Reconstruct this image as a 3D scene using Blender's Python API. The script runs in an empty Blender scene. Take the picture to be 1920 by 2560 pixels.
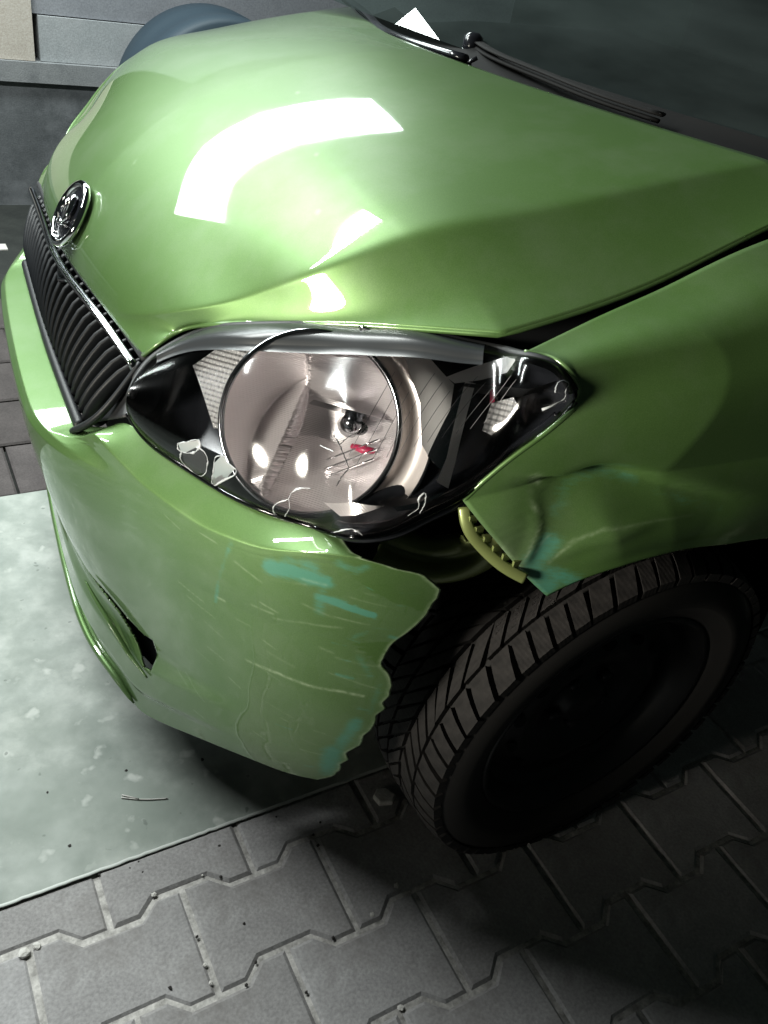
import bpy, bmesh, math, random
import numpy as np
random.seed(4); rng=np.random.default_rng(4)
scene=bpy.context.scene; col=scene.collection

# ---------------------------------------------------------------- camera
from mathutils import Matrix
cam_d=bpy.data.cameras.new('camera'); cam=bpy.data.objects.new('camera',cam_d); col.objects.link(cam)
cam.matrix_world=Matrix(((-.86653033,-.17280862,.46825461,.7756142),
                         (.47212938,-.58813669,.65664989,1.2484375),
                         (.16192296,.7900838,.5912263,1.1778141),(0,0,0,1)))
cam_d.sensor_fit='VERTICAL'; cam_d.sensor_height=36; cam_d.lens=36*2100.84/2560
cam_d.clip_start=.02; cam_d.clip_end=100
scene.camera=cam
# ---------------------------------------------------------------- world and lamps
world=bpy.data.worlds.new('World'); scene.world=world; world.use_nodes=True
bg=world.node_tree.nodes['Background']; bg.inputs[0].default_value=(.75,1,.9,1); bg.inputs[1].default_value=.013
def area(name,loc,target,sx,sy,power,colr,spread=math.pi,rollvec=(1,0,0)):
    d=bpy.data.lights.new(name,'AREA'); d.shape='RECTANGLE'; d.size=sx; d.size_y=sy; d.energy=power; d.color=colr; d.spread=spread
    o=bpy.data.objects.new(name,d); col.objects.link(o)
    z=np.array(loc,float)-np.array(target,float); z/=np.linalg.norm(z)
    x=np.array(rollvec,float); x-=z*(x@z); x/=np.linalg.norm(x); y=np.cross(z,x)
    o.matrix_world=Matrix([[x[i],y[i],z[i],loc[i]] for i in range(3)]+[[0,0,0,1]])
    return o
#LAMPS#
area('ceiling_lamp',(.62,-1.80,2.03),(.62,-.75,.2),2.5,.32,62,(.90,1,.98),math.radians(170),(1,-.12,0))
area('front_ceiling_lamp',(1.32,-.82,2.12),(1.2,-.2,0),1.7,.09,74,(.95,1,.97),math.radians(170),(1,0,0))
area('fill_lamp',(2.6,.82,.92),(.36,.64,.80),.55,.55,3.6,(1,.95,.82),math.radians(31),(0,1,0)).data.shape='DISK'  # added fill lamp, unseen source, to brighten wing, torn flap and headlight
vs=scene.view_settings; vs.view_transform='Standard'; vs.look='None'; vs.exposure=0; vs.gamma=1
try: vs.use_curve_mapping=False
except Exception: pass

# ---------------------------------------------------------------- helpers
K={'plan': [(-0.74, 0.26), (-0.68, 0.36), (-0.55, 0.455), (-0.4, 0.52), (-0.28, 0.555), (-0.15, 0.577), (0.0, 0.592), (0.15, 0.602), (0.28, 0.598), (0.4, 0.566), (0.5, 0.53), (0.6, 0.484), (0.67, 0.437), (0.71, 0.388), (0.735, 0.33), (0.75, 0.27), (0.76, 0.2)],
'b_top': [(0.0, 0.55), (0.28, 0.553), (0.3, 0.557), (0.3724, 0.6093), (0.3972, 0.6059), (0.4754, 0.6026), (0.553, 0.6065), (0.6303, 0.6163), (0.7089, 0.6274)],
'b_c1': [(0.3307, 0.5875), (0.4405, 0.5693), (0.5496, 0.5713), (0.6378, 0.591), (0.7226, 0.6282)],
'b_c2': [(0.1116, 0.4958), (0.2918, 0.4703), (0.3979, 0.4555), (0.5039, 0.4667), (0.5845, 0.4844)],
'b_tear': [(0.7175, 0.652), (0.7177, 0.643), (0.7206, 0.6361), (0.7259, 0.6294), (0.738, 0.6309), (0.7447, 0.628), (0.7613, 0.6291), (0.7803, 0.6244), (0.7969, 0.6181), (0.8119, 0.6171), (0.8254, 0.6116), (0.8335, 0.6043), (0.8387, 0.5963), (0.8388, 0.5862), (0.8367, 0.5553), (0.8292, 0.5399), (0.8146, 0.5197), (0.8043, 0.5062), (0.7991, 0.4932), (0.7994, 0.4818), (0.8044, 0.4674), (0.8141, 0.4549), (0.8176, 0.4445), (0.8179, 0.4267), (0.8117, 0.4034), (0.802, 0.3654), (0.7987, 0.3493), (0.7898, 0.3233), (0.7826, 0.3002), (0.7772, 0.2746), (0.7701, 0.2417), (0.7631, 0.2341), (0.7532, 0.2251)],
'b_bot': [(0.7532, 0.2251), (0.7253, 0.2237), (0.6715, 0.22), (0.6102, 0.2024), (0.5394, 0.1746), (0.4671, 0.1389), (0.4108, 0.1121)],
'slot': [(0.2836, 0.3053), (0.3375, 0.3025), (0.3854, 0.2901), (0.4246, 0.2869), (0.4463, 0.2937), (0.4546, 0.2728), (0.4555, 0.2441), (0.4391, 0.2396), (0.3923, 0.2631), (0.3612, 0.2799), (0.3232, 0.2911)],
'turq': [([(0.4669, 0.6298, 0.5745), (0.4492, 0.6554, 0.5846), (0.4279, 0.6794, 0.5861)], 0.012, 1.0), ([(0.4279, 0.6794, 0.5861), (0.4278, 0.6795, 0.5421)], 0.01, 0.5), ([(0.4566, 0.6454, 0.5946), (0.4365, 0.6706, 0.6005)], 0.01, 0.55), ([(0.4258, 0.6814, 0.5625), (0.4098, 0.6952, 0.5591), (0.3815, 0.7137, 0.5521)], 0.0045, 1.6), ([(0.4295, 0.6778, 0.5618), (0.41, 0.695, 0.5611)], 0.008, 0.8), ([(0.4937, 0.5813, 0.5783), (0.4996, 0.5695, 0.5113), (0.5018, 0.5648, 0.4747)], 0.0045, 0.6), ([(0.5018, 0.5648, 0.4747), (0.5031, 0.562, 0.3936)], 0.006, 0.18), ([(0.4196, 0.687, 0.6161), (0.4035, 0.6999, 0.6098), (0.3965, 0.7047, 0.6183)], 0.007, 0.5), ([(0.3941, 0.7062, 0.5136), (0.3843, 0.7122, 0.5232)], 0.006, 0.55), ([(0.3862, 0.711, 0.4859), (0.3707, 0.7192, 0.4576)], 0.007, 0.4), ([(0.3916, 0.7078, 0.3081), (0.3954, 0.7054, 0.2492)], 0.016, 0.9), ([(0.3744, 0.7174, 0.3746), (0.3877, 0.7102, 0.3184)], 0.012, 0.7), ([(0.4021, 0.7008, 0.2664), (0.4144, 0.6915, 0.2409)], 0.01, 0.5), ([(0.4774, 0.6121, 0.2599), (0.4759, 0.6146, 0.2429)], 0.005, 0.5), ([(0.483, 0.6018, 0.6188), (0.4726, 0.6204, 0.6243)], 0.008, 0.7), ([(0.4003, 0.7022, 0.5474), (0.3822, 0.7133, 0.5415)], 0.006, 0.3), ([(0.3587, 0.7246, 0.4427), (0.3616, 0.7233, 0.3929)], 0.006, 0.4)],
'wscr': [([(0.4778, 0.6114, 0.4115), (0.453, 0.6504, 0.4209), (0.4211, 0.6857, 0.4218), (0.3949, 0.7057, 0.4248), (0.3731, 0.718, 0.4212)], 0.0016, 1.0), ([(0.4767, 0.6133, 0.5073), (0.4617, 0.6378, 0.5107)], 0.0013, 0.7), ([(0.4614, 0.6384, 0.5039), (0.4372, 0.6698, 0.5184), (0.4061, 0.6979, 0.5255)], 0.0012, 0.45), ([(0.4228, 0.6842, 0.4871), (0.4102, 0.6949, 0.4843)], 0.0013, 0.5), ([(0.4645, 0.6336, 0.5603), (0.4414, 0.665, 0.5728)], 0.0013, 0.4), ([(0.4046, 0.6991, 0.3403), (0.3844, 0.7121, 0.3329)], 0.0014, 0.5), ([(0.4328, 0.6744, 0.2381), (0.4093, 0.6955, 0.2385)], 0.0018, 0.6), ([(0.4769, 0.6129, 0.1959), (0.481, 0.6056, 0.1989)], 0.0015, 0.5), ([(0.4436, 0.6624, 0.5792), (0.4258, 0.6815, 0.5826)], 0.0015, 0.5), ([(0.5004, 0.5677, 0.4844), (0.4956, 0.5776, 0.4859)], 0.0014, 0.7), ([(0.506, 0.556, 0.2829), (0.4987, 0.5713, 0.2832)], 0.0012, 0.4), ([(0.5031, 0.562, 0.3936), (0.4996, 0.5694, 0.3898)], 0.0012, 0.5), ([(0.44, 0.6666, 0.2113), (0.4577, 0.6438, 0.2191)], 0.0022, 0.5), ([(0.5539, 0.4354, 0.6288), (0.5452, 0.46, 0.621), (0.5408, 0.4719, 0.6187)], 0.002, 0.9)],
'dscr': [([(0.4724, 0.6207, 0.4094), (0.4651, 0.6327, 0.3691), (0.4567, 0.6452, 0.3537), (0.4572, 0.6445, 0.3266), (0.4697, 0.6253, 0.3051)], 0.003, 0.35), ([(0.4284, 0.6789, 0.2995), (0.422, 0.6849, 0.2755)], 0.004, 0.3)],
'f_top': [(0.254, 0.69, 0.8422), (0.2106, 0.682, 0.8512), (0.1511, 0.676, 0.868), (0.0731, 0.672, 0.891), (-0.0048, 0.67, 0.9196), (-0.0699, 0.668, 0.9381)],
'f_left': [(0.254, 0.69, 0.8422), (0.2406, 0.705, 0.8447), (0.2343, 0.722, 0.8456), (0.2253, 0.735, 0.8368), (0.2162, 0.74, 0.821), (0.2205, 0.744, 0.8085), (0.2341, 0.746, 0.797), (0.2518, 0.745, 0.7811), (0.2673, 0.742, 0.7663), (0.2915, 0.734, 0.7351), (0.3106, 0.726, 0.7013), (0.3007, 0.742, 0.6887), (0.2849, 0.762, 0.6705), (0.2679, 0.778, 0.6514), (0.2501, 0.787, 0.6318), (0.2138, 0.792, 0.5977)],
'f_bot': [(0.2138, 0.792, 0.5977), (0.1942, 0.802, 0.619), (0.1663, 0.808, 0.6349), (0.1097, 0.814, 0.6478), (0.0384, 0.816, 0.646), (-0.0228, 0.817, 0.6385), (-0.0966, 0.818, 0.6298)],
'f_scuff': [([(0.2173, 0.79, 0.6119), (0.2415, 0.79, 0.6448), (0.2277, 0.79, 0.6663)], 0.016, 0.72), ([(0.1945, 0.8, 0.624), (0.2287, 0.79, 0.6349)], 0.013, 0.65), ([(0.2096, 0.78, 0.7206), (0.1707, 0.785, 0.7366), (0.1333, 0.79, 0.7299)], 0.008, 0.42), ([(0.2197, 0.78, 0.6992), (0.2096, 0.78, 0.7206)], 0.01, 0.35), ([(0.1116, 0.8, 0.7207), (0.0279, 0.8, 0.6973)], 0.008, 0.3)],
'f_scr': [([(0.2257, 0.79, 0.6437), (0.2054, 0.79, 0.6732), (0.178, 0.795, 0.689), (0.1192, 0.8, 0.6949), (0.0634, 0.8, 0.6952)], 0.0014, 0.55), ([(0.2536, 0.787, 0.6424), (0.238, 0.76, 0.6882), (0.2487, 0.755, 0.7164)], 0.0018, 0.7), ([(0.2503, 0.787, 0.6415), (0.2276, 0.77, 0.6752)], 0.0012, 0.4), ([(0.2498, 0.75, 0.736), (0.2391, 0.75, 0.7254)], 0.004, 0.8), ([(-0.002, 0.817, 0.647), (-0.0166, 0.815, 0.6591)], 0.01, 0.55), ([(0.2766, 0.77, 0.6595), (0.2547, 0.786, 0.6387)], 0.007, 0.45)],
'f_dent': [([(0.2399, 0.79, 0.6316), (0.2319, 0.785, 0.6634), (0.2206, 0.78, 0.6934), (0.2063, 0.78, 0.7199), (0.1826, 0.785, 0.7349), (0.1452, 0.787, 0.7331), (0.1105, 0.79, 0.7242), (0.0568, 0.8, 0.7096), (0.0129, 0.81, 0.6853)], 0.018, -0.013), ([(0.2235, 0.79, 0.6463), (0.1971, 0.785, 0.6703), (0.1648, 0.79, 0.6833), (0.1192, 0.8, 0.6949), (0.0564, 0.8, 0.6956)], 0.009, 0.003), ([(0.2523, 0.787, 0.6421), (0.2413, 0.765, 0.6867), (0.2476, 0.752, 0.7198)], 0.007, 0.003)],
'l_bot': [(0.5479, 0.3655, 0.6215), (0.5407, 0.3873, 0.6095), (0.5154, 0.4599, 0.6061), (0.4873, 0.5295, 0.6098), (0.4542, 0.5961, 0.6194), (0.4189, 0.6483, 0.6283), (0.4088, 0.696, 0.6546), (0.3832, 0.706, 0.6611), (0.3535, 0.714, 0.6794), (0.3108, 0.724, 0.7068), (0.2637, 0.738, 0.7641), (0.2302, 0.742, 0.7951), (0.2172, 0.741, 0.8125)],
'l_top': [(0.5503, 0.385, 0.6604), (0.5159, 0.345, 0.6794), (0.4745, 0.352, 0.7099), (0.4498, 0.392, 0.7405), (0.4215, 0.445, 0.7673), (0.3687, 0.497, 0.7888), (0.3309, 0.54, 0.8044), (0.3049, 0.58, 0.817), (0.2738, 0.62, 0.8222), (0.2503, 0.655, 0.829), (0.2537, 0.69, 0.8411), (0.2363, 0.722, 0.8433), (0.2223, 0.738, 0.8257)],
'r_cen': (0.4051, 0.56, 0.7048), 'brk': [(0.3105, 0.6, 0.5466), (0.284, 0.615, 0.5351), (0.2585, 0.63, 0.5311), (0.2332, 0.65, 0.5431), (0.2196, 0.67, 0.5706), (0.2308, 0.69, 0.6136)],
'brk2': [(0.3058, 0.725, 0.6919), (0.3059, 0.735, 0.6786), (0.2912, 0.75, 0.6563), (0.2703, 0.77, 0.639), (0.2512, 0.785, 0.6304)],
'marks': [[(0.185, 0.817), (0.208, 0.782), (0.246, 0.729), (0.248, 0.762), (0.201, 0.865), (0.188, 0.872), (0.185, 0.817)], [(0.19, 0.877), (0.188, 0.975), (0.216, 0.995), (0.251, 0.925), (0.263, 0.852), (0.256, 0.789), (0.238, 0.779)], [(0.281, 0.832), (0.303, 0.769), (0.313, 0.769), (0.316, 0.789), (0.336, 0.812), (0.308, 0.897), (0.258, 1.0), (0.268, 0.93), (0.281, 0.832)], [(0.429, 1.0), (0.411, 1.0), (0.404, 0.985), (0.419, 0.92), (0.439, 0.885), (0.446, 0.85), (0.466, 0.812), (0.486, 0.802)], [(0.439, 0.885), (0.439, 0.927), (0.431, 0.965), (0.421, 1.0)], [(0.544, 0.539), (0.556, 0.574), (0.569, 0.629), (0.579, 0.679)], [(0.559, 0.579), (0.574, 0.546), (0.584, 0.531)], [(0.579, 0.684), (0.561, 0.734), (0.551, 0.767)], [(0.95, 0.471), (0.967, 0.216), (0.977, 0.18), (0.972, 0.464), (0.947, 0.659), (0.927, 0.672)], [(0.524, 0.995), (0.546, 0.98), (0.584, 0.96), (0.596, 0.977), (0.602, 1.0)], [(0.677, 0.962), (0.694, 0.952), (0.699, 0.895), (0.707, 0.88), (0.707, 0.945), (0.697, 0.98)], [(0.602, 1.0), (0.637, 0.972), (0.669, 0.965)], [(0.742, 0.857), (0.774, 0.817), (0.817, 0.737)], [(0.935, 0.662), (0.867, 0.862), (0.774, 0.937), (0.692, 0.975)], [(0.511, 0.591), (0.544, 0.612)]],
'sticker': {'park': [(0.283, 0.118), (0.363, 0.118), (0.303, 0.489), (0.286, 0.624), (0.263, 0.642), (0.201, 0.243)],
'parkhi': [(0.336, 0.118), (0.398, 0.115), (0.358, 0.233)],
'pan1': [(0.739, 0.246), (0.789, 0.158), (0.872, 0.025), (0.875, 0.09), (0.852, 0.203), (0.797, 0.258), (0.754, 0.281)],
'pan2': [(0.772, 0.268), (0.789, 0.283), (0.759, 0.772), (0.747, 0.91), (0.727, 0.845), (0.742, 0.754)],
'pan2b': [(0.709, 0.687), (0.769, 0.298), (0.772, 0.268), (0.747, 0.842)],
'sig': [(0.82, 0.431), (0.872, 0.436), (0.887, 0.556), (0.857, 0.632), (0.825, 0.684), (0.805, 0.619)],
'red1': [(0.815, 0.306), (0.82, 0.283), (0.827, 0.431), (0.817, 0.436)],
'fan': [(0.504, 0.865), (0.581, 0.842), (0.634, 0.87), (0.589, 0.9), (0.551, 0.91)],
'side': [(0.659, 0.138), (0.709, 0.148), (0.752, 0.286), (0.742, 0.564), (0.719, 0.734), (0.697, 0.617), (0.692, 0.393)],
'white': [(0.664, 0.311), (0.699, 0.288), (0.709, 0.471), (0.694, 0.652), (0.682, 0.607)],
'lowhi': [(0.649, 0.887), (0.694, 0.92), (0.739, 0.915), (0.737, 0.932), (0.692, 0.947), (0.657, 0.917)]}, 'g_top': [(0.5182, 0.319, 0.666), (0.5276, 0.19, 0.6717), (0.5379, 0.065, 0.6721), (0.541, -0.03, 0.6754), (0.534, -0.14, 0.6772), (0.5194, -0.319, 0.6673)],
'g_bot': [(0.5957, 0.2826, 0.553), (0.5886, 0.075, 0.555), (0.5787, -0.0812, 0.555), (0.5669, -0.2398, 0.558)],
'g_side': [(0.5182, 0.319, 0.6615), (0.5758, 0.315, 0.5872), (0.5957, 0.2826, 0.553)],
'trim': [(0.5182, 0.325, 0.6647), (0.5156, 0.34, 0.6724), (0.5349, 0.3326, 0.6288), (0.5473, 0.3607, 0.614), (0.5692, 0.2695, 0.5539)],
'emb': (0.5217, 0.0, 0.73), 'notch': (0.5436, 0.02, 0.657), 'wip1': [(-0.2516, -0.7744, 0.955), (-0.1148, -0.3684, 0.966), (-0.0406, -0.1458, 0.974), (-0.0463, 0.0649, 0.984)],
'wip2': [(-0.1367, -0.0413, 0.998), (-0.1127, 0.0346, 0.998), (-0.1101, 0.1835, 0.998), (-0.1156, 0.3028, 0.998), (-0.1425, 0.3957, 0.998)],
'hub': (-0.1265, -0.0371, 0.998), 'chip': (0.2151, 0.6289, 0.01), 'straw': [(0.5968, 0.4693, 0.01), (0.5736, 0.4823, 0.01), (0.5335, 0.4969, 0.01)],
'deb': [(0.6563, 0.5768, 0.004), (0.6146, 0.584, 0.004), (0.4869, 0.6007, 0.004), (0.4954, 0.7247, 0.004), (0.6013, 0.5788, 0.004), (0.6007, 0.5968, 0.004), (0.3301, 0.6234, 0.004), (0.3493, 0.6391, 0.004), (0.5245, 0.6346, 0.004), (0.5604, 0.7158, 0.004), (0.5624, 0.7551, 0.004), (0.5633, 0.7804, 0.004), (0.6122, 0.7645, 0.004), (0.35, 0.6577, 0.004), (0.5001, 0.7799, 0.004), (0.522, 0.8024, 0.004), (0.39, 0.7933, 0.004), (0.4534, 0.8433, 0.004), (0.5011, 0.6473, 0.004), (0.5773, 0.4236, 0.004), (0.6944, 0.419, 0.004), (0.684, 0.5187, 0.004), (0.4608, 0.4479, 0.004), (0.4313, 0.5727, 0.004), (0.3894, 0.5879, 0.004), (0.5943, 0.6352, 0.004)],
'chips': [(0.7679, 0.6465, 0.006), (0.7517, 0.6433, 0.006), (0.5955, 0.6358, 0.006), (0.2695, 0.7629, 0.004), (0.3236, 0.7868, 0.004), (0.3476, 0.9132, 0.004)]}
def spl(t,y,q):
    """natural cubic spline through (t,y) sampled at q"""
    t=np.asarray(t,float);y=np.asarray(y,float);q=np.asarray(q,float);n=len(t);h=np.diff(t)
    A=np.zeros((n,n));r=np.zeros(y.shape);A[0,0]=A[-1,-1]=1
    for i in range(1,n-1):
        A[i,i-1]=h[i-1];A[i,i]=2*(h[i-1]+h[i]);A[i,i+1]=h[i]
        r[i]=6*((y[i+1]-y[i])/h[i]-(y[i]-y[i-1])/h[i-1])
    m=np.linalg.solve(A,r);i=np.clip(np.searchsorted(t,q)-1,0,n-2)
    a=(t[i+1]-q)/h[i];b=(q-t[i])/h[i];hh=h[i]
    if y.ndim>1:a=a[...,None];b=b[...,None];hh=hh[...,None]
    return a*y[i]+b*y[i+1]+((a**3-a)*m[i]+(b**3-b)*m[i+1])*hh**2/6
def arc(P):
    P=np.asarray(P,float);s=np.r_[0,np.cumsum(np.linalg.norm(np.diff(P,axis=0),axis=1))];return s/s[-1]
def curve(P,q):
    return spl(arc(P),P,q)
def lens_patch(u,v,b):
    """headlamp cover: u along the lamp, v from its upper to its lower edge, b how far it domes out"""
    T=curve(K['l_top'],u);B=curve(K['l_bot'],u)
    D=np.array([.62,.62,.48]);k=np.minimum(1,np.minimum(u,1-u)*6)
    k=np.sqrt(np.clip(k*(2-k),0,1))
    return T*(1-v)[...,None]+B*v[...,None]+D*(b*k*(4*v*(1-v))**.75)[...,None]

def mesh(name,V,F,mat,parent=None,smooth=True,**props):
    me=bpy.data.meshes.new(name); me.from_pydata([tuple(map(float,v)) for v in V],[],[tuple(int(i) for i in f) for f in F])
    if smooth: me.polygons.foreach_set('use_smooth',[True]*len(me.polygons))
    if mat: me.materials.append(mat)
    me.update(); o=bpy.data.objects.new(name,me); col.objects.link(o)
    if parent: o.parent=parent
    for k,v in props.items(): o[k]=v
    return o
def empty(name,loc,parent=None,**props):
    o=bpy.data.objects.new(name,None); col.objects.link(o); o.location=loc; o.empty_display_size=.1
    if parent:o.parent=parent
    for k,v in props.items(): o[k]=v
    return o
def gridF(n,m,flip=False,wrap=False):
    i,j=np.meshgrid(np.arange(n-1),np.arange(m if wrap else m-1),indexing='ij'); i=i.ravel(); j=j.ravel(); k=(j+1)%m
    F=np.stack([i*m+j,(i+1)*m+j,(i+1)*m+k,i*m+k],1)
    return F[:,::-1] if flip else F
def grid(name,G,mat,parent=None,out=None,thick=0,keep=None,attr=None,**props):
    """G (n,m,3) -> quad sheet facing the direction out; thick adds a backing skin"""
    n,m=G.shape[:2]; c=np.cross(G[n//2,m//2]-G[n//2-1,m//2],G[n//2,m//2]-G[n//2,m//2-1])
    flip=out is not None and c@np.array(out)<0
    F=gridF(n,m,flip)
    if keep is not None: F=F[keep]
    V=G.reshape(-1,3)
    o=mesh(name,V,F,mat,parent,**props)
    if attr is not None:
        a=o.data.color_attributes.new('marks','FLOAT_COLOR','POINT'); a.data.foreach_set('color',attr.astype(np.float32).ravel())
    if thick:
        md=o.modifiers.new('thickness','SOLIDIFY'); md.thickness=thick; md.offset=-1; md.use_even_offset=False
    return o
def tubeVF(P,r,n=8,closed=False,flat=None):
    P=np.asarray(P,float); m=len(P)
    T=np.gradient(P,axis=0) if not closed else np.roll(P,-1,0)-np.roll(P,1,0)
    T/=np.linalg.norm(T,axis=1)[:,None]+1e-12
    ref=np.array([0,0,1.]) if abs(T[:,2]).mean()<.8 else np.array([0,1.,0])
    if flat is not None: ref=np.array(flat,float)
    A=np.cross(T,ref); A/=np.linalg.norm(A,axis=1)[:,None]+1e-12; B=np.cross(A,T)
    r=np.broadcast_to(np.asarray(r,float),(m,)) if np.ndim(r)<2 else r
    th=np.linspace(0,2*np.pi,n,endpoint=False)
    if np.ndim(r)==2: ra,rb=r[:,0],r[:,1]
    else: ra=rb=r
    V=P[:,None]+A[:,None]*(np.cos(th)[None,:,None]*ra[:,None,None])+B[:,None]*(np.sin(th)[None,:,None]*rb[:,None,None])
    F=list(map(tuple,gridF(m+(1 if closed else 0),n,wrap=True)%(m*n)))
    if not closed: F+= [tuple(range(n)),tuple(range((m-1)*n,m*n))[::-1]]
    return V.reshape(-1,3),F
def tube(name,P,r,mat,parent=None,n=8,closed=False,flat=None,**p):
    V,F=tubeVF(P,r,n,closed,flat); return mesh(name,V,F,mat,parent,**p)
def strip(name,P,ra,rb,mat,parent=None,flat=None,n=10,**p):
    m=len(P); return tube(name,P,np.stack([np.full(m,ra),np.full(m,rb)],1),mat,parent,n,False,flat,**p)
def prism(name,poly,h,mat,parent=None,z0=0,bev=0,**p):
    """polygon (x,y) extruded from z0 to z0+h, upper edge chamfered by bev"""
    poly=np.asarray(poly,float); n=len(poly); c=poly.mean(0)
    a=[(x,y,z0) for x,y in poly]
    if bev:
        e=np.roll(poly,-1,0)-poly; e/=np.linalg.norm(e,axis=1)[:,None]; nn=np.stack([-e[:,1],e[:,0]],1)
        ar=.5*np.sum(poly[:,0]*np.roll(poly[:,1],-1)-poly[:,1]*np.roll(poly[:,0],-1))
        if ar<0: nn=-nn
        off=nn+np.roll(nn,1,0); off/=(np.linalg.norm(off,axis=1)**2/2)[:,None]
        inn=poly+off*bev
        L=[a,[(x,y,z0+h-bev*.7) for x,y in poly],[(x,y,z0+h) for x,y in inn]]
    else: L=[a,[(x,y,z0+h) for x,y in poly]]
    V=[v for l in L for v in l]; F=[]
    for k in range(len(L)-1):
        for i in range(n): j=(i+1)%n; F.append((k*n+i,k*n+j,(k+1)*n+j,(k+1)*n+i))
    F.append(tuple(range((len(L)-1)*n,len(L)*n))); F.append(tuple(range(n))[::-1])
    return mesh(name,V,F,mat,parent,smooth=False,**p)
def boxVF(c,d,R=None):
    c=np.array(c,float); d=np.array(d,float)/2
    V=np.array([(x,y,z) for x in(-1,1) for y in(-1,1) for z in(-1,1)],float)*d
    if R is not None: V=V@np.array(R).T
    return V+c,[(0,1,3,2),(4,6,7,5),(0,4,5,1),(2,3,7,6),(0,2,6,4),(1,5,7,3)]
def join(L):
    V=[];F=[]
    for v,f in L:
        k=len(V); V+=list(map(tuple,v)); F+=[tuple(int(i)+k for i in q) for q in f]
    return V,F
def dpoly(V,P):
    """distance of points V to polyline P, and place along it"""
    V=np.asarray(V); P=np.asarray(P,float); best=np.full(len(V),9.); 
    for a,b in zip(P[:-1],P[1:]):
        d=b-a; t=np.clip(((V-a)@d)/(d@d+1e-12),0,1); best=np.minimum(best,np.linalg.norm(V-a-t[:,None]*d,axis=1))
    return best
def inpoly(x,y,P):
    c=np.zeros(x.shape,bool); n=len(P)
    for i in range(n):
        (x0,y0),(x1,y1)=P[i],P[(i+1)%n]
        k=((y0>y)!=(y1>y))&(x<(x1-x0)*(y-y0)/(y1-y0+1e-12)+x0); c^=k
    return c
def blur(G,axis,sig):
    r=int(3*sig); k=np.exp(-.5*(np.arange(-r,r+1)/sig)**2); k/=k.sum()
    G=np.moveaxis(G,axis,0); n=len(G); pad=np.concatenate([2*G[0]-G[r:0:-1],G,2*G[-1]-G[-2:-r-2:-1]])
    o=sum(k[i]*pad[i:i+n] for i in range(2*r+1)); return np.moveaxis(o,0,axis)
def sm(a,b,x): t=np.clip((x-a)/(b-a),0,1); return t*t*(3-2*t)

# ---------------------------------------------------------------- materials
def M(name,base,rough=.5,metal=0,coat=0,spec=.5,**kw):
    m=bpy.data.materials.new(name); m.use_nodes=True; b=m.node_tree.nodes['Principled BSDF']
    b.inputs['Base Color'].default_value=(*base,1); b.inputs['Roughness'].default_value=rough; b.inputs['Metallic'].default_value=metal
    b.inputs['Coat Weight'].default_value=coat; b.inputs['Coat Roughness'].default_value=.03; b.inputs['Specular IOR Level'].default_value=spec
    for k,v in kw.items(): b.inputs[k].default_value=v
    return m
class N:
    def __init__(s,m): s.t=m.node_tree; s.b=s.t.nodes['Principled BSDF']
    def n(s,t,**k):
        x=s.t.nodes.new('ShaderNode'+t)
        for a,v in k.items():
            if a.startswith('i_'): x.inputs[a[2:].replace('_',' ')].default_value=v
            else: setattr(x,a,v)
        return x
    def l(s,a,b): s.t.links.new(a,b); return s
    def coord(s,out='Object'): return s.n('TexCoord').outputs[out]
    def noise(s,scale,detail=4,rough=.55,vec=None):
        x=s.n('TexNoise',i_Scale=scale,i_Detail=detail,i_Roughness=rough); s.l(vec or s.coord(),x.inputs['Vector']); return x.outputs['Fac']
    def ramp(s,fac,stops):
        r=s.n('ValToRGB'); e=r.color_ramp.elements
        while len(e)<len(stops): e.new(.5)
        for q,(p,c) in zip(e,stops): q.position=p; q.color=(*c,1) if len(c)==3 else c
        s.l(fac,r.inputs[0]); return r.outputs[0]
    def mix(s,f,a,b,mode='MIX'):
        x=s.n('Mix',data_type='RGBA',blend_type=mode)
        for v,i in((f,0),(a,6),(b,7)):
            if hasattr(v,'links'): s.l(v,x.inputs[i])
            else: x.inputs[i].default_value=v if i==0 else (*v,1)
        return x.outputs[2]
    def math(s,op,a,b=None,clamp=False):
        x=s.n('Math',operation=op,use_clamp=clamp)
        for v,i in((a,0),(b,1)):
            if v is None: continue
            if hasattr(v,'links'): s.l(v,x.inputs[i])
            else: x.inputs[i].default_value=v
        return x.outputs[0]
    def bump(s,h,strength=.3,dist=.01):
        x=s.n('Bump',i_Strength=strength,i_Distance=dist); s.l(h,x.inputs['Height']); s.l(x.outputs[0],s.b.inputs['Normal']); return x
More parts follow.
